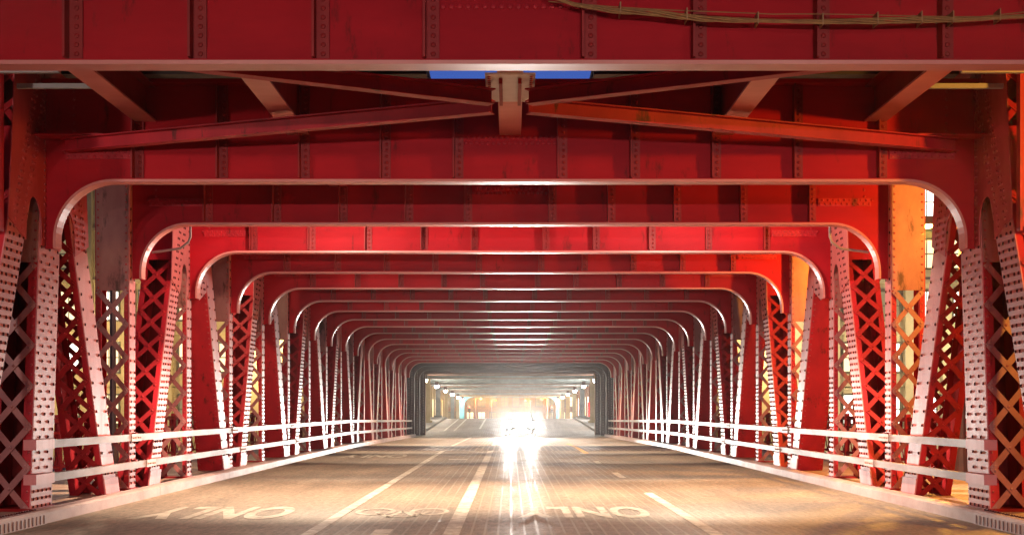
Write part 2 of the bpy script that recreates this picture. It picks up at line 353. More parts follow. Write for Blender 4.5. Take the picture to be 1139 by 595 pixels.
def arc_strip(mb, cx, cy, r, w, a0=0, a1=360, ky=1.5, seg=20):
    vs = []; fs = []
    for i in range(seg+1):
        q = R(a0 + (a1-a0)*i/seg)
        for rr in (r, r-w): vs.append((cx + rr*math.cos(q), cy + rr*math.sin(q)*ky, RZ+.006))
    for i in range(seg): fs.append((2*i, 2*i+2, 2*i+3, 2*i+1))
    mb.add(vs, fs)
def seg2(mb, a, b, w=.07):
    a = Vector((*a, RZ+.006)); b = Vector((*b, RZ+.006)); d = (b-a).normalized(); n = Vector((-d.y, d.x, 0))*w/2
    mb.add([a-n, b-n, b+n, a+n], [(0, 1, 2, 3)])
bk = MB(); by = 19.4; bx = -1.45
arc_strip(bk, bx-.36, by, .27, .07, ky=2.4); arc_strip(bk, bx+.36, by, .27, .07, ky=2.4)
for a, b in (((bx-.36, by), (bx-.12, by-1.0)), ((bx-.12, by-1.0), (bx+.2, by-.9)), ((bx+.2, by-.9), (bx+.36, by)), ((bx-.12, by-1.0), (bx, by+.1)), ((bx, by+.1), (bx+.22, by-.9)), ((bx-.36, by), (bx, by+.1))): seg2(bk, a, b)
bk.build('bicycle_symbol', 'paint_worn', road)
ar = MB(); az = RZ+.006; ar.add([(-1.54, 14.5, az), (-1.34, 14.5, az), (-1.34, 16.5, az), (-1.54, 16.5, az)], [(0, 1, 2, 3)])
ar.add([(-1.76, 14.5, az), (-1.44, 13.0, az), (-1.12, 14.5, az)], [(0, 1, 2)]); ar.build('painted_arrow', 'paint_white', road)
strip('painted_patch', -1.43, .52, 39.2, 40.0)

# ------------------------------------------------------------------ portal frames
ST = [.655, 1.57, 2.59, 3.62, 4.68]
STM = {}
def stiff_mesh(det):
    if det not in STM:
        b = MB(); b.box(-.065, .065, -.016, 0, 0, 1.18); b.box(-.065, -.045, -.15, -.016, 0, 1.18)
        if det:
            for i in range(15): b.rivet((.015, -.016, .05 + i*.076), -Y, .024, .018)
        STM[det] = b.mesh('stiffener', 'red_deep', (0, 0, 0))  # darker red stands for the shade along the stiffeners
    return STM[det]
def arch_path(hw, zb, r, z0, n=14):
    pts = [(hw, z0)] + [(hw-r+r*math.cos(math.pi/2*i/n), zb-r+r*math.sin(math.pi/2*i/n)) for i in range(n+1)]
    return pts + [(-x, z) for x, z in pts[::-1]]
def girder(t, y, z, hw=5.73, zb=4.33, zt=5.52, r=.75, z0=3.47, xcol=5.868, m='red_girder', mf='flange', det=True, fw=.16, stiff=True):
    P = arch_path(hw, zb, r, z0)
    poly = [(xcol, z0)] + P + [(-xcol, z0), (-xcol, zt), (xcol, zt)]
    w = MB(); w.prism([(px, y-.01, z+pz) for px, pz in poly], (0, .02, 0)); web = w.build('girder', m, t)
    f = MB(); vs = []; fs = []; n = len(P)
    for i, (px, pz) in enumerate(P):
        a = P[max(0, i-1)]; b = P[min(n-1, i+1)]; tx, tz = b[0]-a[0], b[1]-a[1]; q = math.hypot(tx, tz); nx, nz = tz/q, -tx/q
        # inward normal of the opening (towards its middle)
        if nx*(-px) + nz*(2-pz) < 0: nx, nz = -nx, -nz
        for yy in (-fw, fw):
            for k in (-.001, .032): vs.append((px+nx*k, y+yy, z+pz+nz*k))
    for i in range(n-1):
        a = 4*i; b = a+4
        fs += [(a, b, b+1, a+1), (a+2, a+3, b+3, b+2), (a+1, b+1, b+3, a+3), (a, a+2, b+2, b)]
    fs += [(0, 1, 3, 2), (4*n-4, 4*n-2, 4*n-1, 4*n-3)]
    f.add(vs, fs); fl = f.build('bottom_flange', mf, t)
    tf = MB(); tf.box(-xcol, xcol, y-.2, y+.2, z+zt+.002, z+zt+.05); tf.build('top_flange', m, t)
    an = MB(); an.box(-hw+r, hw-r, y-.11, y-.012, z+zb+.001, z+zb+.014); an.box(-hw+r, hw-r, y-.024, y-.012, z+zb+.015, z+zb+.13); an.build('flange_angle', m, t)
    if stiff:
        for s in (-1, 1):
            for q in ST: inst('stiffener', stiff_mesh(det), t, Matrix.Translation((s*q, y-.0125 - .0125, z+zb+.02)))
    if det:
        rv = MB()
        for s in (-1, 1):                       # splice angles at the knees and their rivets
            x = 4.78
            rv.box(s*x, s*5.6, y-.03, y-.011, z+4.60, z+4.72)
            while x < 5.6:
                rv.rivet((s*x+s*.03, y-.03, z+4.63), -Y, .02, .014); rv.rivet((s*x+s*.07, y-.03, z+4.69), -Y, .02, .014); x += .085
            for i in range(18): rv.rivet((s*5.50, y-.011, z+3.75+i*.1), -Y, .02, .014) if i > 8 else None
        for i in range(17):
            rv.rivet((-.56+i*.07, y-.011, z+4.80), -Y, .024, .016); rv.rivet((-.525+i*.07, y-.011, z+4.87), -Y, .024, .016)
        rv.build('rivets', 'red', t, kind='stuff')
    return web
def holed_plate(mb, x0, x1, y, z0, z1, n, r):
    h = (z1-z0)/n; cx = (x0+x1)/2
    for i in range(n):
        cz = z0 + h*(i+.5); sq = [(x1, cz), (x1, cz+h/2), (cx, cz+h/2), (x0, cz+h/2), (x0, cz), (x0, cz-h/2), (cx, cz-h/2), (x1, cz-h/2)]
        ci = [(cx + r*math.cos(math.pi/4*k), cz + r*math.sin(math.pi/4*k)) for k in range(8)]
        vs = [(p[0], y, p[1]) for p in sq] + [(p[0], y, p[1]) for p in ci] + [(p[0], y+.014, p[1]) for p in ci]
        fs = [(k, (k+1) % 8, (k+1) % 8 + 8, k+8) for k in range(8)] + [(k+8, (k+1) % 8 + 8, (k+1) % 8 + 16, k+16) for k in range(8)]
        mb.add(vs, fs)
def column(t, s, y, z, k):
    big = k == 1
    y0, y1 = (y-.80, y-.0) if big else (y-.17, y+.17)
    sh = .10 if big else 0
    side = MB()
    side.prism([(s*XI, y0, z+.13), (s*XI, y1, z+.13), (s*XI, y1+sh*5.87, z+6.0), (s*XI, y0+sh*5.87, z+6.0)], (s*.016, 0, 0)); inner = side.build('column', 'sheen_pink' if k else 'red', t)
    o2 = MB(); o2.prism([(s*(XO-.016), y0, z+.13), (s*(XO-.016), y1, z+.13), (s*(XO-.016), y1+sh*5.87, z+6.0), (s*(XO-.016), y0+sh*5.87, z+6.0)], (s*.016, 0, 0))
    for yy, e in ((y0, 1), (y1, -1)):           # corner angles
        aw = .125 if big else .085
        for xa, xb in ((XI+.017, XI+aw), (XO-aw, XO-.017)):
            o2.prism([(s*xa, yy, z+.13), (s*xb, yy, z+.13), (s*xb, yy+e*.014, z+.13), (s*xa, yy+e*.014, z+.13)], (0, sh*5.87, 5.87))
    o2.build('column_web', 'red', inner)
    near = k <= 8
    ZB = 3.28
    bt = MB(); q = sh*(ZB-.13); bt.prism([(s*(XI+.018), y0-.016+q, z+ZB), (s*(XO-.018), y0-.016+q, z+ZB), (s*(XO-.018), y0-.002+q, z+ZB), (s*(XI+.018), y0-.002+q, z+ZB)], (0, sh*(5.9-ZB), 5.9-ZB))
    bt.build('batten_plate', 'panel_worn', inner)
    xm = s*(XI+XO)/2
    ua = Vector((0, sh, 1)).normalized(); na = Vector((0, -ua.z, ua.y))
    lattice(inner, (xm, y0-.002, z+.22), ua, X*s, na, ZB-.24, XO-XI-.10, near, 'mauve')
    if big:
        bp = MB(); bp.prism([(s*(XI+.02), y1-.03, z+.16), (s*(XO-.02), y1-.03, z+.16), (s*(XO-.02), y1-.016, z+.16), (s*(XI+.02), y1-.016, z+.16)], (0, sh*5.5, 5.5)); bp.build('back_plate', 'red_deep', inner)
    bb = MB(); bb.box(s*(XI-.03), s*(XO+.03), y0-.03, y1+.03, z+.20, z+.235); bb.build('base_plate', 'red_deep', inner)
    rv = MB(); rd = MB(); nx = Vector((-s, 0, 0))
    if big:
        i = 0; zz = .25
        while zz < 3.6:
            for c, yy in enumerate((.08, .24, .40, .56, .72)):
                if (c + i) % 2 == 0 or zz < .5: rd.rivet((s*XI, y0+yy+sh*(zz-.13), z+zz), nx, .022, .016)
            zz += .095; i += 1
    elif k <= 10:
        zz = .22; i = 0
        while zz < 4.6:
            if zz < 2.0 or i % 2 == 0:
                for yy in (.06, .28): rd.rivet((s*XI, y0+yy+(.03 if i % 2 else 0), z+zz), nx, .024, .017)
            zz += .09; i += 1
    if rd.v: rd.build('rivets', 'rivet_dark', inner, kind='stuff')
    if k <= 6:
        for xx in (XI+.05, XO-.05):
            for i in range(44): rv.rivet((s*xx, y0+sh*(.07+i*.12)-(.016 if .2+i*.12 > ZB else .0), z+.2+i*.12), -Y, .019, .014)
        rv.build('edge_rivets', 'rivet', inner, kind='stuff')
def gusset(t, s, y, z, k, ds=(-1, 1)):
    for xa, e, m in ((XI-.002, -1, 'sheen_pink'), (XO+.002, 1, 'red')):
        for d in ds:
            ne, fe = .80, 1.42; yc = y + (d*.18-.02 if k == 1 else 0); c = (.25 if d < 0 else .19) if k == 1 else .19; a0 = -.18 if k == 1 else 0
            pts = [(a0, 6.0), (a0, 3.5), (c-.02, 3.5)]
            for i in range(11):
                q = math.pi*(1 - i/10); na_ = c - .02; nb_ = ne - (.02 if k == 1 else .12); pts.append(((na_+nb_)/2 + (nb_-na_)/2*math.cos(q), 3.72 + .34*math.sin(q)))
            pts += [(ne, 3.5), (fe, 3.7), (1.30, 4.6), (1.15, 6.0)]
            g = MB(); g.prism([(s*xa, yc+d*a, z+b) for a, b in pts], (s*e*.014, 0, 0))
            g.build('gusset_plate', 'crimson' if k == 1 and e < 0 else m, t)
    if k <= 7:
        rd = MB(); nx = Vector((-s, 0, 0)); x = s*(XI-.016); dens = .085 if k == 1 else .12
        for d in ds:
            yc = y + (d*.18-.02 if k == 1 else 0); c = .2
            for j in range(int(2.3/dens)):
                zz = 3.62 + j*dens; cy = (6-zz)*.455
                for q in (-.22, -.12, .12, .22):
                    a = cy + q + (.03 if j % 2 else 0)
                    if a > c*.2 and a < 1.28 and not (zz < 4.2 and a < cy-.14): rd.rivet((x, yc+d*a, z+zz), nx, .024, .017)
        for j in range(int(2.2/dens)):
            zz = 3.6 + j*dens; yc = y-.02 if k == 1 else y
            for a in (-.09, .09) if k != 1 else (-.3, -.1, .1, .3): rd.rivet((x, yc+a, z+zz), nx, .024, .017)
        rd.build('gusset_rivets', 'rivet_dark' if k != 1 else 'rivet', t, kind='stuff')

HINT = {1: ', girder across the picture top', 2: ' with big riveted gussets', 4: ' with brightest red girder panels'}
for i, y in enumerate(YF):
    k = i; z = zo(y)
    t = thing('portal_frame', (0, y, z), f'{ORD[i]} arched red steel portal frame from the front' + HINT.get(i+1, ''), 'portal frame', 'arched red portal frames over the roadway')
    girder(t, y - (.25 if k == 1 else 0), z, det=(k <= 6), fw=.12 if k < 4 else .095, mf='flange')
    for s in (-1, 1):
        column(t, s, y, z, k)
        if k % 2 == 1: gusset(t, s, y, z, k)

for s in (-1, 1):
    y = YF[2]; side = 'left' if s < 0 else 'right'
    o = MB().tube([(s*5.0, y+.14, 5.4), (s*5.0, y+.14, 4.14), (s*5.03, y+.14, 4.06), (s*5.16, y+.14, 3.96), (s*5.60, y+.14, 3.90)], .02, 8).build('conduit', 'rail_steel', None, origin=(s*5.0, y, 4.0), smooth=True)
    tag(o, f'grey bent conduit hooked behind the {side} knee of the third portal frame', 'conduit', 'conduits on the portal frames')
# ------------------------------------------------------------------ truss diagonals (meeting at every other frame's head)
def diagonal(k, d, s, cover):
    y = YF[k]; z = zo(y); yn = y + d*.18-.02 if k == 1 else (y + .85 if d > 0 else y); m_ = .455
    side = 'left' if s < 0 else 'right'
    zb = .13; zt = 5.9
    cy = lambda zz: yn + d*(6-zz)*m_
    base = (s*(XI+XO)/2, cy(zb), z+zb)
    to = k + d
    t = thing('truss_diagonal', base, f'{side} {"solid-faced" if cover else "latticed"} red diagonal from {ORD[k]} portal frame head down towards {ORD[to]}', 'truss diagonal', 'truss diagonals between the portal frames')
    hw = .31
    for xa, xb, m in ((XI+.001, XI+.016, 'sheen_pink'), (XO-.016, XO-.001, 'red')):
        p = MB(); p.prism([(s*xa, cy(zb)-hw, z+zb), (s*xa, cy(zb)+hw, z+zb), (s*xa, cy(zt)+hw, z+zt), (s*xa, cy(zt)-hw, z+zt)], (s*(xb-xa), 0, 0)); p.build('side_plate', m, t)
    u = Vector((0, cy(zt)-cy(zb), zt-zb)); L = u.length; u.normalize(); n = Vector((0, -u.z, u.y)); 
    if n.y > 0: n = -n
    lo = Vector((s*(XI+XO)/2, cy(zb)-hw, z+zb))
    ed = MB()
    for fo, nn in ((lo, n), (Vector((s*(XI+XO)/2, cy(zb)+hw, z+zb)), -n)):
        for xx in (XI+.055, XO-.055): ed.obox(Vector((s*xx, fo.y, fo.z)) - nn*.014, u, X, nn, L, .078, .014)
    ed.build('edge_angles', 'red', t)
    near = k <= 7
    if cover:
        c = MB(); c.obox(lo + n*.001, u, X, n, L*.80, XO-XI-.03, .014); c.build('cover_plate', 'red', t)
        if k <= 7:
            rv = MB()
            for i in range(40):
                for xx in (XI+.05, XO-.05): rv.rivet(Vector((s*xx, lo.y, lo.z)) + u*(.1+i*.12) + n*.015, n, .02, .014)
            rv.build('cover_rivets', 'rivet', t, kind='stuff')
    else:
        lattice(t, lo + u*.05, u, X*s, n, L*.66, XO-XI-.10, near, 'red_bar')
        c = MB(); c.obox(lo + u*(L*.68) + n*.001, u, X, n, L*.14, XO-XI-.03, .014); c.build('batten_plate', 'red', t)
        lattice(t, lo + u*(L*.82), u, X*s, n, L*.16, XO-XI-.10, near, 'red_bar')
    if d < 0:
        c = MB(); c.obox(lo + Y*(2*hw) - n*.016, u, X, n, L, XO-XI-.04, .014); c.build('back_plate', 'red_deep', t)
    elif k == 1: lattice(t, lo + Y*(2*hw) + u*.05, u, -X*s, -n, L*.9, XO-XI-.10, False, 'red_deep')
    if k <= 9:
        rd = MB(); nx = Vector((-s, 0, 0))
        i = 0; zz = .22
        while zz < 3.9:
            dense = d < 0 or zz < .6
            if dense or i % 2 == 0:
                for q in (-.24, .24) if not dense else (-.24, -.10, .10, .24): rd.rivet((s*XI, cy(z*0+zz)+q+(.03 if i % 2 else 0), z+zz), nx, .023, .017)
            zz += .10; i += 1
        rd.build('rivets', 'rivet_dark', t, kind='stuff')
    sh = MB(); sh.prism([(s*(XI-.02), cy(zb)-hw-.06, z+.13), (s*(XI-.02), cy(zb)+hw+.06, z+.13), (s*(XI-.02), cy(.45)+hw+.05, z+.45), (s*(XI-.02), cy(.45)-hw-.05, z+.45)], (s*.02, 0, 0)); sh.build('shoe_plate', 'sheen_pink', t)
for k in range(1, len(YF), 2):
    for s in (-1, 1):
        diagonal(k, -1, s, False)
        if k + 1 < len(YF): diagonal(k, 1, s, k > 1)
# perforated hangers just before the second frame
for s in (-1, 1):
    side = 'left' if s < 0 else 'right'
    t = thing('perforated_hanger', (s*6.2, 16.55, 3.5), f'red plate with round holes at the upper {side} corner of the picture', 'steel plate', 'perforated plates')
    p = MB(); holed_plate(p, *sorted((s*(XI+.01), s*XO)), 16.55, 3.55, 6.15, 8, .085); p.build('holed_plate', 'red', t)
    p = MB(); p.box(s*(XI-.02), s*(XI+.008), 16.50, 16.62, 3.5, 6.2); p.build('edge_strip', 'red', t)
# top chords
for s in (-1, 1):
    side = 'left' if s < 0 else 'right'
    p = MB(); n = len(YF)
    ys = [11.5, 52, YF[-1]+.6]
    t = thing('top_chord', (s*6.1, 11.5, 6.02), f'dark red top chord running along the heads of the {side} columns', 'top chord', 'top chords')
    for a, b in zip(ys, ys[1:]):
        p.prism([(s*(XI-.05), a, zo(a)+6.02), (s*(XO+.05), a, zo(a)+6.02), (s*(XO+.05), a, zo(a)+6.5), (s*(XI-.05), a, zo(a)+6.5)], (0, b-a-.01, zo(b)-zo(a)))
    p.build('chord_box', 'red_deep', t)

# ------------------------------------------------------------------ upper deck: stringers, ties, lateral bracing
SX = [(0, 4.90), (2.67, 4.90), (-2.67, 4.90), (4.6, 5.07), (-4.6, 5.07)]
for i in range(len(YF)-1):
    a, b = YF[i]+.02, YF[i+1]-.02 - (.25 if i == 0 else 0)
    if i == 1: a -= .25
    za, zb = zo(a), zo(b)
    for x, zz in SX:
        pos = 'centre' if x == 0 else ('inner left' if x == -2.67 else 'inner right' if x == 2.67 else 'outer left' if x < 0 else 'outer right')
        t = thing('stringer', (x, a, za+zz), f'{pos} red stringer beam overhead between {ORD[i]} and {ORD[i+1]} portal frames', 'stringer', 'stringers under the upper deck')
        top = 5.50
        if x == 0: top = 5.25
        p = MB(); p.prism([(x-.135, a, za+zz), (x+.135, a, za+zz), (x+.135, a, za+zz+.025), (x-.135, a, za+zz+.025)], (0, b-a, zb-za)); p.build('bottom_flange', 'flange' if i == 0 else 'red', t)
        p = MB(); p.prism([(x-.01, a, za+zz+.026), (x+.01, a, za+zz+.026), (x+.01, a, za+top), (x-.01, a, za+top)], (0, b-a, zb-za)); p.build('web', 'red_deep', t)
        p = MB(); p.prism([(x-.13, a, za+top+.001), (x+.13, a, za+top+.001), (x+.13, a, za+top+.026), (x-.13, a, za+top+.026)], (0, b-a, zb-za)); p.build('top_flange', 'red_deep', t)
# track decks: ties over the first bays, one plank deck behind
for s in (-1, 1):
    side = 'left' if s < 0 else 'right'
    t = thing('track_deck', (s*3.2, 5, 5.8), f'dark timber railway deck overhead on the {side} of the sky gap', 'railway deck', 'railway decks')
    for i in range(30):
        yy = 10.6 + i*.47
        p = MB(); p.box(s*1.08, s*5.8, yy, yy+.24, 5.775, 5.95); p.build('tie', 'timber', t)
    d = MB()
    ys = [-12, 12, 52, 92]
    for a, b in zip(ys, ys[1:]):
        d.prism([(s*1.1, a, zo(a)+5.96), (s*5.85, a, zo(a)+5.96), (s*5.85, a, zo(a)+6.04), (s*1.1, a, zo(a)+6.04)], (0, b-a, zo(b)-zo(a)))
    d.build('planking', 'timber', t)
# lateral X bracing with its centre plate between first and second frames
t = thing('lateral_bracing', (0, 15.3, 4.84), 'red X of flat lateral braces meeting at pale riveted plate under centre stringer', 'bracing')
cp = MB(); cp.box(-.26, .26, 14.75, 16.05, 4.876, 4.898); plate = cp.build('centre_plate', 'pale_plate', t)
rv = MB()
for i in range(14):
    for x in (-.22, .22): rv.rivet((x, 14.83+i*.088, 4.876), -Z, .02, .014)
rv.build('rivets', 'rivet', plate, kind='stuff')
ca = MB()
for x in (-.10, .10): ca.box(x-.018, x+.018, 14.9, 16.0, 4.82, 4.874)
ca.build('centre_angles', 'red_deep', plate)
for sx in (-1, 1):
    for ey, sy in ((12.25, -1), (17.95, 1)):
        a = Vector((sx*.2, 15.4+sy*.22, 4.80)); b = Vector((sx*5.55, ey, 4.80)); u = (b-a); L = u.length; u.normalize(); v = Z.cross(u)
        p = MB(); p.obox(a - Z*.0, u, v, Z, L, .20, .014); p.obox(a - Z*.13, u, v, Z, L, .02, .129); p.obox(a - Z*.142, u, v, Z, L, .15, .0115); p.build('brace', 'red', t)
        g = MB(); g.box(sx*5.0, sx*5.84, ey-.32*(sy > 0)-.0, ey+.32*(sy < 0)+.0, 4.816, 4.83); g.build('end_plate', 'red', t)
# pale bits of angle at the deck edge, both corners
for s in (-1, 1):
    side = 'left' if s < 0 else 'right'
    for n_, (yy, x0, x1, zz) in enumerate(((15.6, 4.9, 5.8, 5.10), (16.9, 4.75, 5.8, 5.22))):
        t = MB(); t.box(s*x0, s*x1, yy, yy+.06, zz, zz+.055); o = t.build('edge_angle', 'concrete', None, origin=(s*x0, yy, zz))
        tag(o, f'{"upper" if n_ == 0 else "lower"} pale angle bar tucked under the deck in the {side} corner', 'angle bar', 'pale angle bars')

# ------------------------------------------------------------------ cable bundle on the first girder
cb = thing('cable_bundle', (3.5, 11.9, 4.85), 'ochre twisted cable bundle sagging across the nearest girder at upper right', 'cable')
def cpt(px, py, d=11.72): return Vector(((px-567.5)/1600*d, d, CAMZ - (py-455)/1600*d))
keys = [(606, -6), (640, 6), (680, 12), (720, 14), (780, 21), (840, 23.5), (915, 25), (1000, 23), (1070, 22), (1180, 16)]
def interp(x):
    for (a, b), (c, d) in zip(keys, keys[1:]):
        if a <= x <= c: return b + (d-b)*(x-a)/(c-a)
    return keys[-1][1]
for j in range(5):
    pts = []
    for i in range(90):
        px = 606 + i*6.4; q = px*.045 + j*1.257; pts.append(cpt(px, interp(px)) + Vector((0, .012*math.cos(q), .014*math.sin(q)+.006*math.sin(px*.02+j))))
    MB().tube(pts, .0085, 5).build('strand', 'cable', cb)
pts = [cpt(610+i*9.6, 2 + 15.5*min(1, i/26) + 1.5*math.sin(i*.16) - (i > 50)*(i-50)*.9, 11.80) for i in range(60)]
MB().tube(pts, .0045, 5).build('messenger_wire', 'cable', cb)
for px in (690, 764, 843, 915, 976, 1025, 1060, 1112):
    b = cpt(px, interp(px)); MB().box(b.x-.005, b.x+.005, 11.70, 11.86, b.z-.025, b.z+.07).build('cable_tie', 'cable', cb)

# ------------------------------------------------------------------ guard rails
for s in (-1, 1):
    side = 'left' if s < 0 else 'right'
    t = thing('guard_rail', (s*5.78, 17.6, .15), f'pale two-bar steel guard rail along the {side} truss', 'guard rail', 'guard rails')
    for h in (1.02, .60):
        p = MB()
        for a, b in ((17.55, 52), (52, 84)):
            p.prism([(s*5.72, a, zo(a)+h-.05), (s*5.80, a, zo(a)+h-.05), (s*5.80, a, zo(a)+h+.05), (s*5.72, a, zo(a)+h+.05)], (0, b-a, zo(b)-zo(a)))
        p.build('rail_bar', 'rail_steel', t)
        e = MB(); e.box(s*5.70, s*5.855, 17.30, 18.0, h-.062, h+.062); e.build('end_sleeve', 'sheen_pink', t)
        for q in range(8):
            y = 22.0 + q*7.9 + (.9 if h < .8 else 0); sp = MB(); sp.box(s*5.708, s*5.719, y-.28, y+.28, zo(y)+h-.056, zo(y)+h+.056)
            for e_ in (-.2, -.08, .08, .2): sp.rivet((s*5.708, y+e_, zo(y)+h), Vector((-s, 0, 0)), .018, .02)
            sp.build('splice_plate', 'kerb_steel', t)
        for y in YF[2:]:
            b = MB(); b.box(s*5.802, s*5.868, y-.06, y+.06, zo(y)+h-.07, zo(y)+h+.07); b.build('rail_bracket', 'red_deep', t)
# outer sidewalk railings: posts, rails and crossed bars
for s in (-1, 1):
    side = 'left' if s < 0 else 'right'
    t = thing('sidewalk_railing', (s*9.05, 17, .13), f'red crossed-bar railing on the outer edge of the {side} sidewalk', 'railing', 'sidewalk railings')
    x = s*9.05; y = 17.0
    p = MB()
    for h, q in ((1.22, .05), (.98, .03), (.30, .03)):
        for a, b in ((17, 52), (52, 88)): p.prism([(x-.04, a, zo(a)+h-q), (x+.04, a, zo(a)+h-q), (x+.04, a, zo(a)+h+q), (x-.04, a, zo(a)+h+q)], (0, b-a, zo(b)-zo(a)))
    p.build('railing_bars', 'red', t)
    while y < 88:
        b = MB(); b.box(x-.06, x+.06, y-.06, y+.06, zo(y)+.12, zo(y)+1.34); b.build('post', 'red', t); y += 1.97
    pk = MB(); y = 17.1
    while y < 88:
        z = zo(y)
        for (za, zb_) in ((.34, .94), (.94, .34)):
            a = Vector((x, y, z+za)); b = Vector((x, y+.45, z+zb_)); u = b-a; L = u.length; u.normalize(); pk.obox(a, u, X.cross(u), X, L, .05, .014)
        pk.box(x-.03, x+.03, y+.2, y+.25, z+.98, z+1.2)
        y += .5
    pk.build('crossed_bars', 'red', t, kind='stuff')

# ------------------------------------------------------------------ unseen luminaires under the deck, added to light road and girders
def luminaire(x, y, zl, power, spill, desc, col=(1, .78, .54), cone=150):
    side = 'left' if x < 0 else 'right'
    t = thing('unseen_deck_light', (x, y, zl), f'small unseen box light under the deck on the {side}, {desc}', 'light', 'unseen lights under the upper deck')
    h = MB(); h.box(x-.22, x+.22, y-.12, y+.12, zl, zl+.10); h.box(x-.02, x+.02, y-.02, y+.02, zl+.10, zl+.75); h.build('housing', 'dark_steel', t)
    e = MB(); e.box(x-.18, x+.18, y-.09, y+.09, zl-.012, zl-.001); e.build('lens', 'lens_white', t)
    lamp('unseen_deck_beam', (x, y, zl-.10), power, col, 'SPOT', .1, t, (x, y, 0), cone, .35)
    if spill: lamp('unseen_deck_spill', (x, y, zl-.16), spill, (1, .86, .7), radius=.1, parent=t)
for s in (-1, 1):
    luminaire(s*2.9, 8.6, 4.8, 520, 26, 'before the first portal frame')
    luminaire(s*3.1, 23.4, 4.8, 2800, 430, 'between third and fourth portal frames', cone=110)
    luminaire(s*3.1, 31.9, 4.85, 900, 30, 'between fifth and sixth portal frames', cone=96)
    luminaire(s*3.1, 40.2, 4.85, 1100, 20, 'between seventh and eighth portal frames', cone=84)
    luminaire(s*3.1, 48.0, 4.85, 1500, 20, 'between ninth and tenth portal frames', cone=84)
    luminaire(s*3.1, 59.4, 4.6, 2200, 14, 'between twelfth and thirteenth portal frames', cone=100)
    luminaire(s*3.1, 68.0, 4.6, 1500, 0, 'between fourteenth and fifteenth portal frames', cone=110)
    luminaire(s*3.1, 76.0, 4.5, 1800, 12, 'between sixteenth and seventeenth portal frames', cone=110)

# ------------------------------------------------------------------ unseen street lamps outside the trusses, added to light the steel
def street_lamp(x, y, zb, h, power, col, lens, label, arm=-1.0, group='street lamps'):
    t = thing('street_lamp', (x, y, zb), label, 'street lamp', group)
    p = MB(); p.tube([(x, y, zb), (x, y, zb+h*.5), (x, y, zb+h)], .07, 8); p.cyl((x, y, zb), Z, .16, .10, .5, 10); p.build('pole', 'dark_steel', t)
    p = MB(); p.tube([(x, y, zb+h-.05), (x+arm*.5, y, zb+h+.18), (x+arm, y, zb+h+.15)], .045, 6); p.build('arm', 'dark_steel', t)
    hd = MB(); hd.box(x+arm-.16, x+arm+.16, y-.3, y+.3, zb+h+.02, zb+h+.17); hd.build('lamp_head', 'dark_steel', t)
    e = MB(); e.box(x+arm-.12, x+arm+.12, y-.24, y+.24, zb+h, zb+h+.018); e.build('lens', lens, t)
    lamp('street_lamp_light', (x+arm, y, zb+h-.2), power, col, radius=.15, parent=t)
SOD = (1, .46, .06)
street_lamp(8.8, 13.0, .19, 4.7, 1050, SOD, 'lens_orange', 'unseen sodium street lamp on the right sidewalk before the bridge', -.8)
street_lamp(8.8, 19.9, .19, 4.6, 950, SOD, 'lens_orange', 'unseen sodium street lamp on the right sidewalk between second and third portal frames', -.7)
street_lamp(8.8, 28.0, .19, 4.8, 1500, SOD, 'lens_orange', 'unseen sodium street lamp on the right sidewalk beyond the fourth portal frame', -.7)
street_lamp(-8.8, 13.0, 0.19, 4.7, 300, (1, .82, .74), 'lens_white', 'added dim white street lamp on the left sidewalk before the bridge', .8)
street_lamp(-8.7, 31.5, .13, 5.6, 420, (1, .8, .5), 'lens_white', 'added warm street lamp on the left sidewalk by the fifth portal frame', .7)

# ------------------------------------------------------------------ dark end portal
for i, (y, hw, zb, r) in enumerate(((85.6, 5.73, 4.30, .75), (87.3, 5.52, 4.14, .6), (89.0, 5.26, 3.95, .12))):
    z = zo(y)
    t = thing('end_portal', (0, y, z), f'{["front", "middle", "rear"][i]} dark grey steel portal at the far end of the bridge', 'portal frame', 'dark end portals')
    girder(t, y, z, hw=hw, zb=zb, r=r, z0=.13, zt=5.7, xcol=6.6, m='dark_steel', mf='dark_steel' if i < 2 else 'l_rust', det=False, stiff=False, fw=.3)
    rv = MB()
    for s in (-1, 1):
        for j in range(38): rv.rivet((s*(hw+.12), y-.012, z+.3+j*.1), -Y, .028, .02); rv.rivet((s*(hw+.30), y-.012, z+.35+j*.1), -Y, .028, .02)
    rv.build('rivets', 'rail_steel', t, kind='stuff')

# ------------------------------------------------------------------ elevated railway over the far street
for i in range(12):
    y = 98 + i*8.2; z = zo(y)
    t = thing('viaduct_bent', (0, y, z), f'{ORD[i]} steel bent of the elevated railway beyond the bridge', 'viaduct bent', 'bents of the elevated railway')
    last = i == 11
    cm = 'teal' if last or i == 0 else 'l_steel'
    v = zv(y)
    g = MB(); g.box(-7.6, 7.6, y-.2, y+.2, v+.06, v+.8); g.build('cross_girder', 'teal' if i == 0 else ('stone' if last else 'l_steel'), t)
    g = MB(); g.box(-7.6, 7.6, y-.3, y+.3, v, v+.058); g.build('girder_flange', 'l_rust' if i % 3 else 'l_steel', t)
    for s in (-1, 1) if i % 2 == 0 or last else ():
        c = MB(); c.box(s*6.35, s*6.75, y-.2, y-.17, z+.19, v-.002); c.box(s*6.35, s*6.75, y+.17, y+.2, z+.19, v-.002); c.box(s*6.53, s*6.57, y-.168, y+.168, z+.19, v-.002)
        c.box(s*6.2, s*6.9, y-.35, y+.35, z+.19, z+.37); c.build('post', ('stone' if i % 4 else 'l_steel') if not last and not (s > 0 and i in (0, 8)) else ('teal' if s < 0 else 'ochre'), t)
    if last:
        hv = v-z; P = arch_path(6.0, hv-.05, 1.2, .13); poly = [(6.34, .13)] + P + [(-6.34, .13), (-6.34, hv-.002), (6.34, hv-.002)]
        w = MB(); w.prism([(a, y-.05, z+b) for a, b in poly], (0, .1, 0)); w.build('arch_plate', 'teal', t)
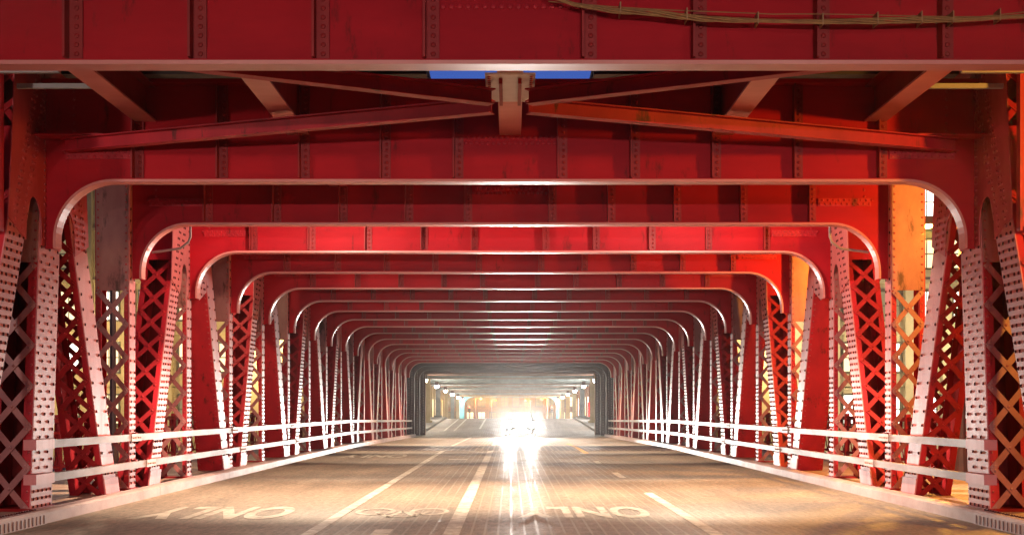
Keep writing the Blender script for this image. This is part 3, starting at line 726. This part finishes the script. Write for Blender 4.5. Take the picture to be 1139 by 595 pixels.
for j, x in enumerate((-6.2, -4.2, -1.6, 0, 1.6, 4.2, 6.2)):
    t = MB()
    a, b = 91, 205; t.prism([(x-.15, a, zv(a)+.82), (x+.15, a, zv(a)+.82), (x+.15, a, zv(a)+1.4), (x-.15, a, zv(a)+1.4)], (0, b-a, zv(b)-zv(a)))
    o = t.build('viaduct_girder', 'l_steel' if j % 2 else 'l_rust', None, origin=(x, 91, zv(91)+.82))
    tag(o, f'{ORD[j]} lengthwise girder from the left under the elevated railway beyond the bridge', 'girder', 'lengthwise viaduct girders')
t = MB()
a, b = 91, 205; t.prism([(-7.6, a, zv(a)+1.42), (7.6, a, zv(a)+1.42), (7.6, a, zv(a)+1.55), (-7.6, a, zv(a)+1.55)], (0, b-a, zv(b)-zv(a)))
o = t.build('viaduct_deck', 'l_steel', None, origin=(0, 91, zv(91)+1.42)); tag(o, 'grey deck of the elevated railway over the far street', 'railway deck')
for s in (-1, 1):
    side = 'left' if s < 0 else 'right'
    for i in range(6):
        y = 104 + i*16.4; z = zv(y)-4.36; x = s*6.15
        t = thing('wall_light', (x, y, z+3.9), f'{ORD[i]} bright lamp along the {side} side under the far viaduct', 'light', 'lamps under the far viaduct')
        h = MB(); h.box(x-.15, x+.15, y-.2, y+.2, z+4.0, z+4.34); h.build('housing', 'dark_steel', t)
        e = MB(); e.cyl((x, y, z+3.78), Z, .13, .20, .21, 10); e.build('globe', 'lens_cool' if (i+(s > 0)) % 2 else 'lens_white', t)
        lamp('wall_light_lamp', (x-s*.1, y, z+3.45), 520, (1, .86, .68) if s < 0 else (1, .93, .85), radius=.15, parent=t)
# shop fronts along the far street
def shopfront(s, y0, y1, h, m, label, lit, n):
    x = s*9.4; z0 = zo(y0)
    t = thing('shopfront', (x, y0, z0), label, 'building', 'shopfronts along the far street')
    w = MB(); w.box(x, x+s*8, y0, y1-.05, z0-3, z0+h); w.build('wall', m, t)
    st = (y1-y0)/n
    for i in range(n):
        a = y0 + st*i
        p = MB(); p.box(x-s*.22, x-s*.001, a+.1, a+.55, z0, z0+h-.3); p.build('pilaster', m, t)
        wi = MB(); wi.box(x-s*.03, x-s*.002, a+.9, a+st-.4, z0+.7, z0+3.1); ww = wi.build('window', lit[i % len(lit)], t)
        f = MB(); f.box(x-s*.07, x-s*.032, a+.85, a+st-.35, z0+3.1, z0+3.2); f.box(x-s*.07, x-s*.032, a+.85, a+st-.35, z0+.6, z0+.7); f.box(x-s*.07, x-s*.032, a+st/2, a+st/2+.08, z0+.7, z0+3.1); f.build('window_frame', 'frame_metal', ww)
shopfront(-1, 95, 122, 14, 'stone', 'yellow stone corner building on the left beyond the bridge', ['win_dim', 'win_warm'], 5)
shopfront(-1, 122, 158, 12, 'brick', 'brick shopfront on the left under the far viaduct', ['win_warm', 'win_dim', 'win_white'], 7)
shopfront(-1, 158, 205, 13, 'stone', 'tan stone shopfront farthest along on the left', ['win_warm', 'win_dim'], 8)
shopfront(1, 95, 116, 14, 'stone', 'tan stone corner building on the right beyond the bridge', ['win_dim'], 4)
shopfront(1, 116, 150, 12, 'stone_pale', 'white lit shopfront on the right under the far viaduct', ['shop_white', 'shop_white', 'win_dim'], 7)
shopfront(1, 150, 205, 13, 'brick', 'brick shopfront farthest along on the right', ['win_warm', 'shop_white'], 9)
for n_, (y, x) in enumerate(((131, 7.6), (139, 7.8))):
    z = zo(y); t = thing('banner_sign', (x, y, z+.13), f'red upright sign panel by the white shopfront, {["nearer", "farther"][n_]} of the two', 'sign', 'red sign panels')
    p = MB(); p.box(x-.3, x+.3, y, y+.06, z+.5, z+1.9); p.build('panel', 'red_sign', t)
    p = MB(); p.box(x-.04, x+.04, y+.061, y+.12, z+.12, z+2.0); p.build('post', 'dark_steel', t)
# far end of the street
def far_building(x0, x1, y, h, m, label, mats, nx, nz, name='far_building', dep=12, ww=1.3, wh=1.9, pil=False, z=-.4, group='far buildings'):
    t = thing(name, ((x0+x1)/2, y, z), label, 'building', group)
    w = MB(); w.box(x0, x1, y, y+dep, z-1.9, z+h); w.build('wall', m, t)
    dx = (x1-x0)/nx; dz = h/nz
    a = MB(); a.box(-ww/2, ww/2, -.03, 0, -wh/2, wh/2)
    pm = {q: a.mesh('window', q, (0, 0, 0)) for q in set(mats)}
    f = MB(); f.box(-ww/2-.1, ww/2+.1, -.16, .0, -wh/2-.14, -wh/2-.002); f.box(-ww/2-.1, ww/2+.1, -.12, .0, wh/2+.002, wh/2+.14); f.box(-ww/2-.1, -ww/2-.002, -.12, 0, -wh/2, wh/2); f.box(ww/2+.002, ww/2+.1, -.12, 0, -wh/2, wh/2); f.box(-.035, .035, -.08, -.031, -wh/2, wh/2); f.box(-ww/2, -.036, -.08, -.031, -.04, .04); f.box(.036, ww/2, -.08, -.031, -.04, .04)
    fm = f.mesh('window_frame', 'frame_metal', (0, 0, 0))
    for i in range(nx):
        for j in range(nz):
            c = Vector((x0+dx*(i+.5), y-.002, z+dz*(j+.52)))
            o = inst('window', pm[random.choice(mats)], t, Matrix.Translation(c)); inst('window_frame', fm, o, Matrix.Translation(c))
        if pil:
            p = MB(); p.box(x0+dx*i-.28, x0+dx*i+.28, y-.45, y-.001, z, z+h); p.build('pilaster', m, t)
    for j in range(1, nz):
        if j % 2 == 0 or pil:
            p = MB(); p.box(x0-.05, x1+.05, y-.22, y-.003, z+dz*j-.14, z+dz*j+.10); p.build('string_course', m, t)
far_building(-40, -9.7, 99, 32, 'stone', 'yellow stone riverside building seen through the left truss', ['win_warm', 'win_white', 'win_dim', 'win_warm'], 11, 9, dep=9 - 13.5 + 8, pil=True)
far_building(9.7, 40, 99, 32, 'stone_pale', 'pale stone riverside building seen through the right truss', ['win_warm', 'win_white', 'win_white', 'win_dim'], 12, 9, dep=3.4, pil=True)
far_building(-76, -41, 106, 40, 'brick', 'brick riverside block farther left seen through the truss', ['win_warm', 'win_dim', 'win_white'], 13, 11)
far_building(41, 76, 106, 40, 'brick', 'brick riverside block farther right seen through the truss', ['win_warm', 'win_dim', 'win_white'], 13, 11)
far_building(-30, 30, 290, 40, 'brick', 'orange lit brick building closing the far end of the street', ['win_warm', 'win_dim', 'win_dim'], 26, 13, z=-1.7)
for n_, (x, y) in enumerate(((-5.2, 215), (-3.4, 260), (5.6, 218), (3.6, 262))):
    street_lamp(x, y, zo(y)+.02, 4.6, 5000, SOD, 'lens_orange', f'{["near left", "far left", "near right", "far right"][n_]} orange street lamp at the far end of the street', .8 if x < 0 else -.8)
for n_, (x, y) in enumerate(((-17, 92.5), (-30, 92.5), (17, 92.5), (30, 92.5))):
    street_lamp(x, y, -2.2, 8, 2600, (1, .74, .36), 'lens_white', f'{["inner left", "outer left", "inner right", "outer right"][n_]} lamp on the far riverbank', .8)
for n_, (x, y) in enumerate(((-5.9, 208), (6.0, 208))):
    z = zo(y); t = thing('traffic_signal', (x, y, z), f'{"left" if n_ == 0 else "right"} traffic signal showing red at the far crossing', 'traffic signal', 'traffic signals')
    p = MB(); p.tube([(x, y, z), (x, y, z+3.6)], .06, 8); p.build('pole', 'dark_steel', t)
    p = MB(); p.box(x-.18, x+.18, y-.35, y-.07, z+2.6, z+3.6); hd = p.build('signal_head', 'black', t)
    p = MB(); p.cyl((x, y-.352, z+3.38), -Y, .12, .11, .03, 12); p.build('red_lens', 'signal_red', hd)

# ------------------------------------------------------------------ cars
def car(x, y, z, rot, label, paint, power, group, aim_drop=.012, cone=75, blend=.7):
    t = thing('car', (0, 0, 0), label, 'car', group)
    # sections along the length (front at -Y): (y, half width low, half width mid, z bottom, z belt, roof half width, roof z)
    sec = [(-2.20, .62, .66, .34, .62), (-2.12, .78, .80, .24, .74), (-1.75, .86, .89, .22, .84), (-.95, .88, .90, .22, .94), (-.15, .88, .90, .22, .95), (1.0, .88, .90, .22, .97), (1.75, .87, .88, .24, .99), (2.15, .80, .82, .30, .92), (2.22, .70, .74, .40, .80)]
    b = MB(); vs = []; fs = []
    for (yy, wl_, wm, zb, zt) in sec:
        ring = [(wl_, zb), (wm, (zb+zt)*.5), (wm*.985, zt-.08), (wm*.90, zt), (0, zt+.03)]
        ring = ring + [(-a, c) for a, c in ring[-2::-1]]
        vs += [(a, yy, c) for a, c in ring]
    n = 9
    for i in range(len(sec)-1):
        for k in range(n-1): fs.append((i*n+k, i*n+k+1, (i+1)*n+k+1, (i+1)*n+k))
        fs.append((i*n+n-1, i*n, (i+1)*n, (i+1)*n+n-1))
    fs.append(tuple(range(n))); fs.append(tuple(range((len(sec)-1)*n, len(sec)*n))[::-1]); b.add(vs, fs); b.build('body', paint, t, smooth=True)
    cabin = [(-.98, .78, .95, .78, .96), (-.20, .76, .95, .60, 1.40), (.95, .76, .97, .60, 1.42), (1.70, .76, .98, .72, 1.02)]
    g = MB(); vs = []; fs = []
    for (yy, w0, z0, w1, z1) in cabin: vs += [(w0, yy, z0), (w1, yy, z1), (-w1, yy, z1), (-w0, yy, z0)]
    for i in range(3):
        for k in range(3): fs.append((i*4+k, i*4+k+1, i*4+4+k+1, i*4+4+k))
    fs += [(0, 1, 2, 3), (15, 14, 13, 12)]; g.add(vs, fs); g.build('window_glass', 'glass_dark', t)
    rf = MB(); rf.prism([(-.61, -.22, 1.405), (.61, -.22, 1.405), (.61, .97, 1.425), (-.61, .97, 1.425)], (0, 0, .035))
    for s in (-1, 1):
        rf.tube([(s*.79, -1.0, .95), (s*.615, -.22, 1.41)], .035, 6); rf.tube([(s*.765, 1.68, 1.0), (s*.615, .95, 1.42)], .045, 6)
    rf.build('roof', paint, t)
    gr = MB(); gr.box(-.42, .42, -2.225, -2.185, .46, .60); gr.box(-.55, .55, -2.19, -2.10, .28, .38); gr.build('grille', 'black', t)
    pl = MB(); pl.box(-.26, .26, -2.25, -2.23, .40, .53); pl.build('number_plate', 'plate', t)
    for s in (-1, 1):
        h = MB(); h.cyl((s*.64, -2.16, .66), Vector((s*.12, -1, .05)), .13, .115, .06, 16); h.build('headlight', 'headlamp', t)
        m_ = MB(); m_.box(s*.90, s*1.08, -.72, -.60, .95, 1.07); m_.build('mirror', paint, t)
        for yy in (-1.35, 1.35):
            w = MB(); w.cyl((s*.70, yy, .32), X*s, .32, .32, .20, 20); wh = w.build('wheel', 'tyre', t)
            q = MB(); q.cyl((s*.902, yy, .32), X*s, .21, .19, .012, 14); q.build('rim', 'rim', wh)
        lamp('headlight_beam', (s*.64, -2.30, .66), power, (1, .95, .88), 'SPOT', .09, t, (s*.64, -12.3, .66 - 10*aim_drop), cone, blend)
    t.location = (x, y, z); t.rotation_euler = (0, 0, rot)
    return t
car(.60, 86, zo(86)+RZ, 0, 'dark oncoming car with glaring white headlights at the far end of the bridge', 'car_paint', 15000, 'cars on the bridge', .01, 28, 1)
car(-3.8, -28, RZ, math.pi, 'dark unseen car added for its headlights behind the viewpoint, left lane', 'car_paint', 7600, 'unseen cars added behind the viewpoint', .085, 36, 1)  # unseen cars added so their headlights light the near steel
car(3.8, -28, RZ, math.pi, 'dark unseen car added for its headlights behind the viewpoint, right lane', 'car_paint', 7600, 'unseen cars added behind the viewpoint', .085, 36, 1)

# ------------------------------------------------------------------ thin air volume added for the glare round the headlights
hz = MB(); hz.box(-92, 92, -60, 310, -9, 46); hz = hz.build('glare_haze', 'black', None); hz['kind'] = 'stuff'
hm = bpy.data.materials.new('glare_haze_air'); hm.use_nodes = True; n = hm.node_tree.nodes; n.remove(n['Principled BSDF'])
pv = n.new('ShaderNodeVolumePrincipled'); pv.inputs['Color'].default_value = (.95, .93, .92, 1); pv.inputs['Density'].default_value = .0002; pv.inputs['Anisotropy'].default_value = .94
hm.node_tree.links.new(pv.outputs[0], n['Material Output'].inputs['Volume'])
hz.data.materials.clear(); hz.data.materials.append(hm)
